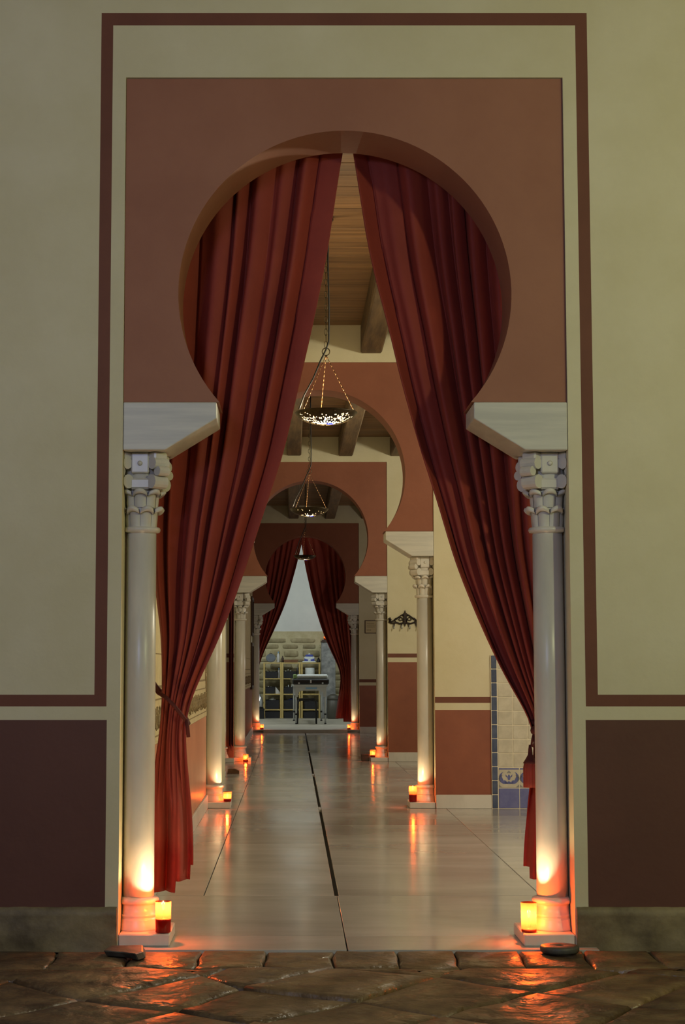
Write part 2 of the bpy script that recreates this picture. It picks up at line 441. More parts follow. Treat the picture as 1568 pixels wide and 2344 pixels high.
rowx = [-1.9, -1.62, -1.36, -1.09, -0.81, -0.56, -0.312, -0.064, 0.17, 0.39, 0.627, 0.872, 1.12, 1.4, 1.66, 1.95]
for a, b in zip(rowx, rowx[1:]):
    flagstone([(a, 6.10 + random.uniform(-.03, .03)), (b, 6.10 + random.uniform(-.03, .03)), (b + .01, 6.455), (a + .01, 6.455)], 0.002, 0.004)
ga = math.radians(52); ux, uy = math.cos(ga), math.sin(ga); GS, GT = 0.50, 0.36
def gp(i, j):
    r = random.Random(i * 131 + j * 17)
    s_, t_ = i * GS + r.uniform(-.10, .10), j * GT + r.uniform(-.08, .08)
    return (s_ * ux - t_ * uy * 1.0, 4.9 + s_ * uy + t_ * ux)
for i in range(-8, 9):
    for j in range(-9, 10):
        sh = 1 if (i * 7 + j * 3) % 5 == 0 else 0
        q = [gp(i, j), gp(i + 1, j), gp(i + 1, j + 1), gp(i, j + 1)]
        q = clip(q, 0, 1, 6.09); 
        if len(q) < 3: continue
        q = clip(clip(clip(q, 0, -1, -3.9), 1, 0, 1.9), -1, 0, 1.9)
        if len(q) < 3: continue
        area = abs(sum(q[k][0] * q[(k + 1) % len(q)][1] - q[(k + 1) % len(q)][0] * q[k][1] for k in range(len(q)))) / 2
        if area > 0.012: flagstone(q)

# marble floor: bed + slabs with the drain slot on the axis
mb = MB(); mb.box(-2.7, RX, 6.46, D[3], -0.12, -0.03, 0)
fl = struct(mb.build('floor', 'grout'), 'wet pale marble slab floor of the long corridor')
def slab(x0, x1, y0, y1, g=0.0018):
    cx_, cy_ = (x0 + x1) / 2, (y0 + y1) / 2
    MB().bbox(x0 - cx_ + g, x1 - cx_ - g, y0 - cy_ + g, y1 - cy_ - g, -0.035, 0, 0.0015).build('marble_slab', 'floor', fl, (cx_, cy_, 0), fix=False)
def rows(x0, x1, ys):
    for a, b in zip(ys, ys[1:]): slab(x0, x1, a, b)
DR = 0.007
slab(LX - .01, -0.001, 6.46, 6.79); slab(0.001, 0.95, 6.46, 6.79)
slab(LX - .01, 0.0, 6.79, 7.97); slab(0.0, 0.95, 6.79, 7.97)
rows(-0.62, -DR - .003, [7.97, 10.28, 12.84, 15.37, 17.6, 19.9, 22.2, 24.6, D[3]])
rows(LX - .01, -0.62, [7.97, 9.4, 11.1, 12.84, 14.6, 16.4])
rows(LX - .01, -0.62, [19.2, 20.6, 22.6, 24.6, D[3]])
rows(-2.5, -0.62, [16.4, 17.8, 19.2])
rows(DR, 0.95, [7.97, 9.18, 10.28, 11.5, 12.84, 14.1, 15.37, 16.6, 17.85, 19.17, 20.5, 21.9, 23.2, 24.6, 26.0, D[3]])
rows(0.95, 2.0, [D[0] + T, 7.9, 9.4, 10.9, 12.2, 12.84, 14.4, 16.0, 17.6, 19.17, 20.9, 22.6, 24.6, D[3]])
rows(2.0, RX, [D[0] + T, 8.6, 10.7, 12.84, 15, 17, 19.17, 21.8, 24.6, D[3]])
MB().box(-DR - .003, DR, 7.97, D[3], -0.034, -0.022).build('drain_slot', 'drain', fl)['label'] = 'narrow black drain slot'
for y in (12.88, 16.9, 21.5):
    MB().box(-DR - .003, DR, y - .1, y + .1, -0.03, -0.001).build('drain_bridge', 'floor', fl)
# massage room floor and its threshold
mb = MB(); mb.box(-3.0, RX, D[3], FB, -0.12, FARZ)
ff = struct(mb.build('floor_far', 'farfloor'), 'raised grey stone floor of the massage room')
# stone base of the front wall
def rough_base(x0, x1, nm):
    nx, nz = int((x1 - x0) / 0.03), 5; mb = MB(); v = []; f = []
    for i in range(nx + 1):
        x = x0 + (x1 - x0) * i / nx
        for k in range(nz + 1):
            z = -0.02 + 0.166 * k / nz
            e = 0.012 + 0.010 * noise.noise(Vector((x * 9, z * 12, 1))) + 0.006 * noise.noise(Vector((x * 30, z * 30, 5)))
            if k == nz: z += 0.006 * noise.noise(Vector((x * 14, 0, 2)))
            v.append((x, D[0] - e, z))
        v.append((x, D[0] + 0.01, 0.15))
    m = nz + 2
    for i in range(nx):
        for k in range(m - 1): f.append((i * m + k, (i + 1) * m + k, (i + 1) * m + k + 1, i * m + k + 1))
    mb.add(v, f, 0, True)
    for x in (x0, x1): mb.quad((x, D[0] - .012, -.02), (x, D[0] + T - .03, -.02), (x, D[0] + T - .03, .143), (x, D[0] - .012, .143))
    struct(mb.build(nm, 'stonebase'), 'stained stone base of the front wall')
rough_base(-3.2, -0.876, 'baseboard_front_left'); rough_base(0.876, RX, 'baseboard_front_right')
def baseboard(nm, x0, x1, y0, y1, h=0.103):
    struct(MB().bbox(x0, x1, y0, y1, 0, h, 0.003).build(nm, 'marble'), 'white marble skirting')
baseboard('baseboard_middle', W + .002, 1.292, D[1] - .016, D[1])
baseboard('baseboard_inner', W + .002, RX, D[2] - .016, D[2])
baseboard('baseboard_end', W + .002, RX, D[3] - .016, D[3])
baseboard('baseboard_left', LX, LX + .016, D[0] + T, D[1] - .002)
baseboard('baseboard_left', LX, LX + .016, D[2] + T, D[3] - .002)

# ------------------------------------------------------------------ timber ceilings
for ri, (ya, yb) in enumerate(((D[0] + T, D[1]), (D[1] + T, D[2]), (D[2] + T, D[3]))):
    mb = MB(); mb.box(LX - .3, RX, ya, yb, CEIL + 0.03, CEIL + 0.26)
    ce = struct(mb.build('ceiling', 'dkbrown'), 'boarded timber ceiling of the %s room' % ('first', 'second', 'third')[ri])
    pw = 0.215; n = int((yb - ya) / pw); pw = (yb - ya) / n
    pm = MB().bbox(LX, RX, -pw / 2 + .003, pw / 2 - .003, 0, 0.03, 0.003)
    p0 = pm.build('ceiling_plank', 'wood', ce, (0, ya + pw / 2, CEIL))
    for k in range(1, n):
        o = link('ceiling_plank', p0.data, ce, (0, ya + pw * (k + .5), CEIL + random.uniform(-.002, .002)))
    b0 = MB().bbox(-.082, .082, -(yb - ya) / 2, (yb - ya) / 2, -0.218, 0, 0.012).build('ceiling_beam', 'beam', ce, (-.19, (ya + yb) / 2, CEIL))
    for k in range(-1, 7):
        if k: link('ceiling_beam', b0.data, ce, (-.19 + .59 * k, (ya + yb) / 2, CEIL + random.uniform(-.006, .0)))

# ------------------------------------------------------------------ columns
CX, CY = 0.8085, 0.155      # column axis from the arch axis / behind the wall face
def capital_mesh():
    mb = MB(); z0 = 1.598
    mb.lathe([(.058, -.02), (.058, -.008), (.072, -.006), (.076, .002), (.076, .006), (.072, .013), (.058, .015)], 32, (0, 0, z0))
    mb.lathe([(.057, .0), (.058, .06), (.060, .14), (.068, .185), (.076, .22), (.080, .306)], 32, (0, 0, z0))
    def leaf(ang, zb, h, wid, r0, out):
        prof = [(0, 0), (.003, .3), (.005, .6), (.012, .85), (.022, .98), (.030, .97), (.034, .86), (.028, .74), (.016, .72), (.004, .70)]
        v = []; f = []; K = 7
        for t, (dr, zz) in enumerate(prof):
            for k in range(K):
                s_ = (k / (K - 1)) * 2 - 1
                wv = wid * (1.0 if zz < .75 else 1.0 - .15 * (zz - .75) / .25)
                bulge = out * dr / .03 * (1 - .35 * s_ * s_) + .004 * (1 - s_ * s_)
                hz = zz * h - (0.012 * s_ * s_ if zz > .7 else 0)
                a = ang + s_ * wv
                r = r0 + bulge
                v.append((r * math.cos(a), r * math.sin(a), z0 + zb + hz))
        for t in range(len(prof) - 1):
            for k in range(K - 1): f.append((t * K + k, t * K + k + 1, (t + 1) * K + k + 1, (t + 1) * K + k))
        mb.add(v, f, 0, True)
    for k in range(8): leaf(k * PI / 4 + PI / 8, .013, .085, .37, .0575, .030)
    for k in range(8): leaf(k * PI / 4, .09, .075, .37, .061, .030)
    for k in range(4):
        a = k * PI / 2
        R = Matrix.Rotation(a, 4, 'Z')
        sub = MB()
        sub.bbox(.03, .081, -.040, .040, .160 + z0, .205 + z0, .008)       # plain band on each face
        sub.bbox(.03, .090, -.036, .036, .222 + z0, .306 + z0, .006)       # central block
        sub.lathe([(.0, -.004), (.008, -.002), (.010, .004), (.006, .008), (.0, .009)], 10, (0, 0, 0), cap=False)
        nn = 10 * 5
        for q in range(len(sub.v) - nn, len(sub.v)):
            x, y, z = sub.v[q]; sub.v[q] = (.090 + z, y, .262 + z0 + x)
        R2 = Matrix.Rotation(PI / 4, 4, 'Z'); vol = MB()
        for (rr, zz, rad, hw) in ((.096, .190, .028, .034), (.124, .230, .019, .026), (.104, .262, .024, .036)):
            circ = [(rr + rad * math.cos(2 * PI * i / 14), zz + z0 + rad * math.sin(2 * PI * i / 14)) for i in range(14)]
            vol.prism(circ, lambda p, q, h=hw: (p, -h, q), lambda p, q, h=hw: (p, h, q))
        vol.bbox(.05, .120, -.034, .034, .276 + z0, .306 + z0, .006)
        for src, rot in ((sub, R), (vol, R @ R2)):
            b = len(mb.v)
            mb.v += [tuple(rot @ Vector(p)) for p in src.v]
            mb.f += [[b + i for i in f] for f in src.f]; mb.m += src.m; mb.sm += src.sm
    return mb
JAMB = W - CX - 0.0015
def column_meshes():
    # modelled for a left column: the jamb is at local -x, the opening at local +x
    out = {}
    mb = MB(); mb.bbox(-JAMB, .133, -CY, T - CY, 0, .045, .004); out['plinth'] = (mb, 'marble')
    mb = MB(); mb.lathe([(.090, .045), (.090, .052), (.084, .070), (.078, .084), (.078, .087), (.072, .089), (.072, .094), (.074, .097), (.074, .104), (.068, .107), (.066, .136), (.068, .142), (.075, .145), (.080, .151), (.081, .157), (.078, .164), (.071, .168), (.061, .1705)], 36); out['base'] = (mb, 'marble')
    mb = MB(); mb.lathe([(.0612, .170), (.0605, .4), (.0605, 1.0), (.0595, 1.585)], 36); out['shaft'] = (mb, 'marble')
    out['capital'] = (capital_mesh(), 'marble')
    mb = MB()
    poly = [(-JAMB, ZS - .002), (.304, ZS - .002), (.305, ZS - .066), (.104, 1.9045), (-JAMB, 1.9045)]
    mb.prism(poly, lambda p, q: (p, -CY + .001, q), lambda p, q: (p, T - CY - .001, q)); out['impost'] = (mb, 'impost')
    res = {}
    for k, (mb, m) in out.items():
        mb.v = [(max(p[0], -JAMB), p[1], p[2]) for p in mb.v]
        L_ = mb.build(k, m); R_ = MB(); R_.v = [(-p[0], p[1], p[2]) for p in mb.v]; R_.f = mb.f; R_.m = mb.m; R_.sm = mb.sm
        r_ = R_.build(k, m)
        if k == 'impost':
            for q in (L_, r_):
                bv = q.modifiers.new('bevel', 'BEVEL'); bv.width = 0.004; bv.segments = 2
        res[k] = (L_, r_)
    return res
CM = column_meshes()
used = {0: False, 1: False}
def column(side, x, y, label, rz=0):
    t = thing('column', label, 'column', (x, y, 0), rz, 'slender marble columns with carved capitals')
    s_ = 0 if side < 0 else 1
    for k, pr_ in CM.items():
        src = pr_[s_]
        if used[s_]:
            o = src.copy(); C.objects.link(o)
        else: o = src
        o.parent = t
    used[s_] = True
    return t
clab = [('pale marble column beside the broken slate slab, tallest-looking of those by a red curtain with strap',
         'pale marble column of the curtained front arch beside the round stone disc'),
        ('marble column at the end of the carved stucco wall panel, with a low candle on its plinth',
         'marble column between the corridor and the terracotta dado next to the blue tile panel'),
        ('marble column next to a narrow red hanging curtain and a candle on the floor',
         'marble column beside the wall that carries the black iron coat rack'),
        ('marble column of the far curtained arch next to the dark picture frames',
         'marble column of the far curtained arch beside the framed notice')]
clab[0] = ('pale marble column of the curtained front arch beside the broken slate slab', clab[0][1])
for i, y in enumerate(D):
    column(-1, -CX, y + CY, clab[i][0]); column(1, CX, y + CY, clab[i][1])
# side opening of the second room
column(1, LX - CY, SA1 - .064, 'marble column of the side opening left of a narrow red curtain', -PI / 2 + PI)
column(-1, LX - CY, SA0 + .064, 'marble column of the side opening mostly hidden behind another column, only its base showing', PI / 2)

# ------------------------------------------------------------------ curtains
def interp(tab, z):
    zs = [p[0] for p in tab][::-1]; xs = [p[1] for p in tab][::-1]
    return float(np.interp(z, zs, xs))
def smooth_tab(tab, zt, zb, n):
    zz = np.linspace(zt, zb, n); xs = np.array([interp(tab, z) for z in zz])
    for _ in range(6):
        p = np.pad(xs, 2, mode='edge'); q = (p[:-4] + 2 * p[1:-3] + 3 * p[2:-2] + 2 * p[3:-1] + p[4:]) / 9
        q[0], q[-1] = xs[0], xs[-1]; xs = q
    return zz, xs
def sstep(a, b, x):
    t = min(1, max(0, (x - a) / (b - a))); return t * t * (3 - 2 * t)
def drape(outer, inner, zt, zneck, hem, seed, nf, amp, NU=170, NZ=120):
    rnd = random.Random(seed); ph = [rnd.uniform(0, 6.28) for _ in range(8)]
    zb = min(hem(u / 20) for u in range(21))
    zz, xo = smooth_tab(outer, zt, zb, NZ); _, xi = smooth_tab(inner, zt, zb, NZ)
    v = []; f = []
    for r in range(NZ):
        for c in range(NU):
            u = c / (NU - 1)
            zl = zt + (hem(u) - zt) * r / (NZ - 1)
            a, b = float(np.interp(-zl, -zz, xo)), float(np.interp(-zl, -zz, xi))
            wv = 2 * PI * nf * u + 1.6 * math.sin(2 * PI * 1.3 * u + ph[0]) + .8 * math.sin(2 * PI * 3.1 * u + ph[1]) + .35 * noise.noise(Vector((u * 5, zl * 1.1, seed + 9)))
            ki = int(math.floor(wv / (2 * PI)))
            fine = (.55 * (1 - 2 * abs(math.sin(wv / 2))) + .45 * math.cos(wv)) * (0.72 + .36 * math.sin(ki * 2.3 + ph[5]))
            fine += .30 * math.sin(wv * .5 + ph[2])
            wide = 1.25 * math.sin(2 * PI * 1.8 * u + ph[3]) + .28 * math.sin(2 * PI * 4.3 * u + ph[4])
            t = sstep(zneck - .05, zneck - .45, zl) 
            width = abs(b - a)
            A = amp * (0.75 + .45 * sstep(zt, zt - 1.0, zl)) * (0.55 + .45 * min(1, width / .45))
            yy = A * (fine * (1 - t) + wide * t)
            yy += .012 * noise.noise(Vector((u * 4, zl * 1.6, seed))) 
            xx = a + (b - a) * u + .30 * A * math.cos(wv) * (1 - t) * math.sin(PI * u)
            v.append((xx, yy, zl))
    for r in range(NZ - 1):
        for c in range(NU - 1):
            f.append((r * NU + c, r * NU + c + 1, (r + 1) * NU + c + 1, (r + 1) * NU + c))
    return MB().add(v, f, 0, True)
def curtain(label, y, group, *a, **k):
    t = thing('curtain', label, 'curtain', (0, y, 0), 0, group)
    o = drape(*a, **k).build('drape', 'velvet', t)
    zt, xe = a[2], (a[0][0][1], a[1][0][1])
    yr = -(y - [d for d in D if d < y][-1] - T)
    mb = MB().tube([(xe[0] * 1.04, 0, zt + .004), (xe[1], 0, zt + .004)], .009, 8)
    mb.tube([(xe[0] * 1.01, 0, zt + .004), (xe[0] * 1.01, yr + .001, zt + .004)], .007, 6); mb.build('rod', 'iron', t)
    s_ = o.modifiers.new('cloth', 'SOLIDIFY'); s_.thickness = 0.005; s_.offset = 0
    return t
YC = D[0] + 0.42
Lin = [(3.25, .012), (3.22, .003), (2.769, -.063), (2.478, -.122), (2.326, -.157), (1.931, -.246), (1.739, -.311), (1.467, -.399), (1.287, -.462), (1.143, -.521), (1.0, -.592), (.893, -.640), (.831, -.65), (.68, -.638), (.574, -.627), (.433, -.616), (.293, -.610), (.15, -.617)]
Lout = [(3.25, -.80), (1.6, -.79), (1.35, -.77), (1.197, -.745), (.929, -.74), (.857, -.743), (.751, -.753), (.645, -.774), (.15, -.79)]
cl = curtain('dark red velvet curtain tied with a plain strap, hanging in the front arch', YC, 'red velvet curtains in the front arch',
             Lout, Lin, 3.25, .86, lambda u: .150 if u < .62 else (.196 if u < .93 else .255), 3, 7.6, .036)
def tie(t, pts, r=0.012):
    mb = MB(); mb.tube(pts, r, 8); return mb.build('tieback', 'cord', t)
band = []
for i in range(25):                                        # strap sloping around the gathered cloth
    a = 2 * PI * i / 24
    band.append((-.695 + .062 * math.cos(a), .055 * math.sin(a), .905 - .075 * math.cos(a) * 1.0))
tie(cl, [(-.80, .03, 1.03), (-.775, -.01, .985), (-.755, -.045, .955)] + [(-.72, -.062, .935), (-.69, -.066, .905), (-.66, -.06, .868), (-.638, -.04, .838), (-.632, -.005, .83), (-.645, .04, .85), (-.70, .055, .90), (-.77, .045, .98), (-.81, .03, 1.04)], .0085)
tie(cl, [(-.638, -.045, .845), (-.634, -.052, .815), (-.630, -.05, .775)], .008)
Rin = [(3.25, .043), (3.22, .049), (2.979, .085), (2.829, .106), (2.661, .142), (2.456, .196), (2.289, .232), (2.087, .285), (1.867, .348), (1.776, .38), (1.485, .462), (1.305, .533), (1.134, .607), (.982, .682), (.884, .744), (.84, .775), (.80, .79), (.769, .785), (.574, .763), (.249, .732), (.15, .74)]
Rout = [(3.25, .80), (1.6, .80), (1.2, .84), (.9, .865), (.80, .868), (.70, .868), (.15, .875)]
cr = curtain('dark red velvet curtain with a hanging tassel in the front arch', YC, 'red velvet curtains in the front arch',
             Rout, Rin, 3.25, .82, lambda u: .205 if u < .84 else .25, 11, 7.8, .036)
ring = [(.827 + .055 * math.cos(2 * PI * i / 20), .05 * math.sin(2 * PI * i / 20), .815 - .02 * math.cos(2 * PI * i / 20)) for i in range(20)]
MB().tube(ring, .011, 8, closed=True).build('tieback', 'cord', cr)
MB().lathe([(.002, -.018), (.013, -.012), (.016, 0), (.013, .012), (.002, .018)], 14, (.775, -.058, .803)).build('knot', 'cord', cr)
MB().tube([(.775, -.06, .80), (.766, -.062, .765), (.762, -.062, .738)], .0045, 6).tube([(.777, -.06, .80), (.775, -.062, .755), (.767, -.062, .735)], .0035, 6).build('tassel_cord', 'cord', cr)
ts = MB().lathe([(.005, .745), (.008, .728), (.010, .705), (.022, .684), (.030, .672), (.024, .668)], 18, (.757, -.064, 0)).build('tassel', 'cord', cr)
sk = MB(); prof = []
sv = []; sf = []
for r in range(6):
    for i in range(48):
        a = 2 * PI * i / 48; rr = (.024 + .004 * min(r, 1)) + .0018 * math.cos(a * 12)
        sv.append((.757 + rr * math.cos(a), -.064 + rr * math.sin(a), .672 - .0195 * r))
for r in range(5):
    for i in range(48): sf.append((r * 48 + i, r * 48 + (i + 1) % 48, (r + 1) * 48 + (i + 1) % 48, (r + 1) * 48 + i))
sf.append(tuple(5 * 48 + i for i in range(48)))
sk.add(sv, sf, 0, True); sk.build('tassel_fringe', 'velvet', ts)
# far arch curtains
Y4 = D[3] + 0.42
L4i = [(3.25, -.02), (3.055, -.070), (2.76, -.134), (2.12, -.315), (1.65, -.52), (1.16, -.755), (.86, -.80), (.6, -.78), (.06, -.76)]
L4o = [(3.25, -.82), (1.2, -.86), (.86, -.90), (.6, -.90), (.06, -.90)]
curtain('dark maroon curtain drawn aside in the far arch next to the foil bag', Y4, 'maroon curtains in the far arch', L4o, L4i, 3.25, .86, lambda u: .062, 21, 7.4, .04, NU=90, NZ=60)
R4i = [(3.25, -.09), (3.055, -.050), (2.76, -.007), (2.2, .118), (1.88, .216), (1.66, .28), (1.39, .393), (1.12, .52), (1.0, .605), (.93, .615), (.77, .576), (.37, .52), (.26, .497), (.15, .49)]
R4o = [(3.25, .84), (1.2, .82), (.95, .78), (.8, .78), (.15, .84)]
c4 = curtain('dark maroon curtain gathered at the waist and flaring to the floor in the far arch', Y4 + .11, 'maroon curtains in the far arch', R4o, R4i, 3.25, .93, lambda u: .165 if u < .6 else .22, 33, 7.7, .042, NU=90, NZ=60)
# narrow hanging beside the side opening
t = thing('hanging_curtain', 'narrow dark red curtain hanging between two columns in the second room', 'curtain', (-.905, D[2] - .05, 0), 0)
o = drape([(2.9, -.025), (.2, -.02)], [(2.9, .035), (.2, .03)], 2.0, 9, lambda u: .15 + .03 * math.sin(u * 9), 5, 2.2, .014, NU=30, NZ=30).build('drape', 'cord', t)

# ------------------------------------------------------------------ candles
def candle(x, y, z, label, r=0.030, h=0.118, wax=0.25, power=1.0, fh=0.55):
    t = thing('candle', label, 'candle', (x, y, z), 0, 'lit candles in red glass')
    MB().lathe([(r * .93, .0015), (r * .97, .003), (r * 1.0, h * .5), (r * 1.02, h)], 28, cap=False).build('glass', 'cup', t)
    hw = h * wax
    MB().lathe([(r * .90, .003), (r * .92, .006), (r * .94, hw), (r * .90, hw + .003), (r * .5, hw - .003), (.002, hw - .004)], 24).build('wax', 'wax', t)
    hf = h * fh - .018
    MB().lathe([(.0012, hw - .004), (.001, hf + .008)], 6).build('wick', 'wick', t)
    MB().lathe([(.0008, hf + .006), (.0042, hf + .012), (.005, hf + .018), (.003, hf + .028), (.0006, hf + .038)], 12).build('flame', 'flame', t)
    l = bpy.data.lights.new('candle_light', 'POINT'); l.energy = power; l.color = (1.0, 0.70, 0.36); l.shadow_soft_size = .006
    lo = bpy.data.objects.new('candle_light', l); C.objects.link(lo); lo.parent = t; lo.location = (0, 0, hf + .022)
    return t
PZ = .0455
candle(-.703, D[0] + .045, PZ, 'tall lit red candle on the plinth next to the broken slate slab', wax=.46, fh=.82, power=18)
candle(.702, D[0] + .06, PZ, 'lit red glass candle on the plinth above the round stone disc', h=.112, wax=.12, fh=.58, power=18)
candle(-.70, D[1] + .06, PZ, 'low lit candle on the plinth at the end of the carved wall panel', h=.075, wax=.3, power=9)
candle(.703, D[1] + .05, PZ, 'tall lit red candle on the plinth next to the terracotta dado by the tiles', h=.12, wax=.48, fh=.84, power=9)
candle(-.735, D[2] - .06, 0.0005, 'lit red glass candle standing on the marble floor by a plinth', h=.085, wax=.25, power=6.5)
candle(.70, D[2] + .05, PZ, 'lit red glass candle on the plinth next to the small dark box', h=.085, wax=.28, power=6.5)
candle(-.705, D[3] + .05, PZ + .012, 'tiny lit candle on the far plinth next to the dark picture frames', h=.08, wax=.3, power=6.5)
candle(.705, D[3] + .05, PZ + .012, 'tiny lit candle on the far plinth by the flared maroon curtain', h=.08, wax=.3, power=6.5)

# ------------------------------------------------------------------ pendant lamps
def pendant(x, y, z, rim, label, power, dens=1.0, seed=1):
    t = thing('pendant_lamp', label, 'lamp', (x, y, z), 0, 'pierced metal bowl lamps on chains')
    rnd = random.Random(seed); NS, NR = 168, 24; dep = rim * .38
    v = []; f = []
    for j in range(NR + 1):
        a = (j / NR) * PI / 2
        r = rim * math.cos(a) ** 0.85 if j < NR else 0.012; zz = -dep * math.sin(a) ** 1.25
        for i in range(NS):
            an = 2 * PI * i / NS; v.append((r * math.cos(an), r * math.sin(an), zz))
    for j in range(NR):
        for i in range(NS):
            k = (i + 1) % NS
            hole = False
            q = i % 16
            rr_ = rnd.random()
            if j in (3, 4, 5): hole = rr_ < .06 * dens
            elif j in (6, 7, 8, 9, 10): hole = rr_ < .14 * dens and q % 8 != 0
            elif j in (11, 12, 13, 14, 15): hole = rr_ < .26 * dens and q % 8 != 0
            elif j in (17, 18): hole = i % 12 in (1, 2, 3, 7, 8) and rr_ < .35 + .5 * dens
            elif j in (20, 21, 22): hole = i % 21 > 5
            if not hole: f.append((j * NS + i, j * NS + k, (j + 1) * NS + k, (j + 1) * NS + i))
    bw = MB().add(v, f, 0, True).build('pierced_bowl', 'bronze', t)
    MB().tube([(rim * math.cos(2 * PI * i / 40), rim * math.sin(2 * PI * i / 40), 0) for i in range(40)], .005, 6, closed=True).build('rim', 'bronze', t)
    MB().lathe([(.022, -.003), (.022, .0)], 6, (.02, -.05, -dep - .002)).build('blue_glass', 'blueglass', t)
    ln = [(rim * math.cos(j / 16 * PI / 2) ** 0.85 * .93, -dep * math.sin(j / 16 * PI / 2) ** 1.25 * .90) for j in range(3, 17)]
    MB().lathe([(max(a_, .006), b_) for a_, b_ in ln], 48, cap=False).build('glow_liner', 'frost', t)  # translucent liner added inside the bowl so the piercings glow
    MB().lathe([(.003, -.026), (.016, -.020), (.020, -.008), (.016, .006), (.010, .016), (.010, .024)], 16, (0, 0, -.030)).build('bulb', 'bulb', t)
    zr = .36
    for k in range(3):
        a = 2 * PI * k / 3 - .35
        p0, p1 = Vector((rim * .96 * math.cos(a), rim * .96 * math.sin(a), .004)), Vector((0, 0, zr - .02))
        n = 14; mb = MB()
        for q in range(n):                                    # flat links
            c0, c1 = p0.lerp(p1, q / n), p0.lerp(p1, (q + .95) / n)
            mb.tube([c0, c1], .0028 if q % 2 else .0020, 6)
        mb.build('suspension_chain', 'chainwarm', t)
    MB().tube([(.022 * math.cos(2 * PI * i / 20), 0, zr + .022 * math.sin(2 * PI * i / 20)) for i in range(20)], .003, 6, closed=True).build('ring', 'chain', t)
    mb = MB(); zc = zr + .022; top = CEIL - z - .01; q = 0
    while zc < top:
        L_ = min(.042, top - zc + .005); w_ = .0085
        pts = []
        for i in range(12):
            a = 2 * PI * i / 12; xx = w_ * math.cos(a); zz2 = zc + L_ / 2 + (L_ / 2) * math.sin(a)
            pts.append((xx, 0, zz2) if q % 2 == 0 else (0, xx, zz2))
        mb.tube(pts, .0022, 5, closed=True); zc += L_ * .88; q += 1
    mb.build('chain', 'chain', t)
    cb = [(-rim * .88, -.02, .02), (-rim * .72, -.02, .10), (-.075, -.02, .20), (-.03, -.012, .31), (.0, -.012, .37), (.016, -.01, .42), (.018, -.01, .6), (.012, -.01, .9), (.014, -.01, top)]
    cv = []
    for a, b in zip(cb, cb[1:]):
        for q in range(4): cv.append(Vector(a).lerp(Vector(b), q / 4))
    cv.append(Vector(cb[-1]))
    MB().tube(cv, .005, 7).build('cable', 'cable', t)
    MB().lathe([(.045, -.02), (.045, -.008), (.03, .0)], 20, (0, 0, CEIL - z)).build('ceiling_rose', 'iron', t)
    l = bpy.data.lights.new('pendant_light', 'POINT'); l.energy = power; l.color = (1.0, 0.82, 0.55); l.shadow_soft_size = .012
    lo = bpy.data.objects.new('pendant_light', l); C.objects.link(lo); lo.parent = t; lo.location = (0, 0, -.040)
    return t
pendant(-.012, 9.7, 2.53, .178, 'pierced brass bowl lamp hanging in front of the second arch, brightest of the three', 34, dens=.75)
pendant(-.05, 15.8, 2.54, .178, 'pierced bowl lamp on a chain in the second room with a faint glow', 12, dens=.12, seed=2)
pendant(-.04, 23.0, 2.575, .15, 'small dark pierced lamp hanging before the far maroon curtains', 2.5, dens=.12, seed=3)

# ------------------------------------------------------------------ blue tile panel on the middle wall
tp = MB().box(1.293, 2.185, D[1] - .0195, D[1] - .001, 0.0, 1.150).build('tile_panel', 'tgrout')
tag(tp, 'glazed wall panel of cream tiles with blue border, floral frieze and blue foot', 'tile panel')
def tile_mesh(w_, h_, m):
    mb = MB().bbox(-w_ / 2 + .0025, w_ / 2 - .0025, -.009, -.002, -h_ / 2 + .0025, h_ / 2 - .0025, .003); o = mb.build('wall_tile', m); return o
def place(src, pts):
    for i, p in enumerate(pts):
        o = src if i == 0 else src.copy()
        if i: C.objects.link(o)
        o.parent = tp; o.location = p; o.rotation_euler = (random.uniform(-.006, .006), 0, random.uniform(-.006, .006))
yt = D[1] - .014
nb = 11; hb = 1.15 / nb
src = tile_mesh(.046, hb, 'tile_b')
place(src, [(1.317, yt, hb * (k + .5)) for k in range(nb)] + [(2.161, yt, hb * (k + .5)) for k in range(nb)])
cw = .1055; ncol = 7; x0t = 1.342; rh = (1.15 - .307) / 8
place(tile_mesh(cw * 1.077, rh, 'tile_w'), [(x0t + cw * 1.077 * (i + .5), yt, .307 + rh * (k + .5)) for k in range(8) for i in range(ncol)])
fw = .159
place(tile_mesh(fw, .152, 'tile_b2'), [(x0t + fw * (i + .5), yt, .077) for i in range(5)])
fz = tile_mesh(fw, .152, 'tile_w')
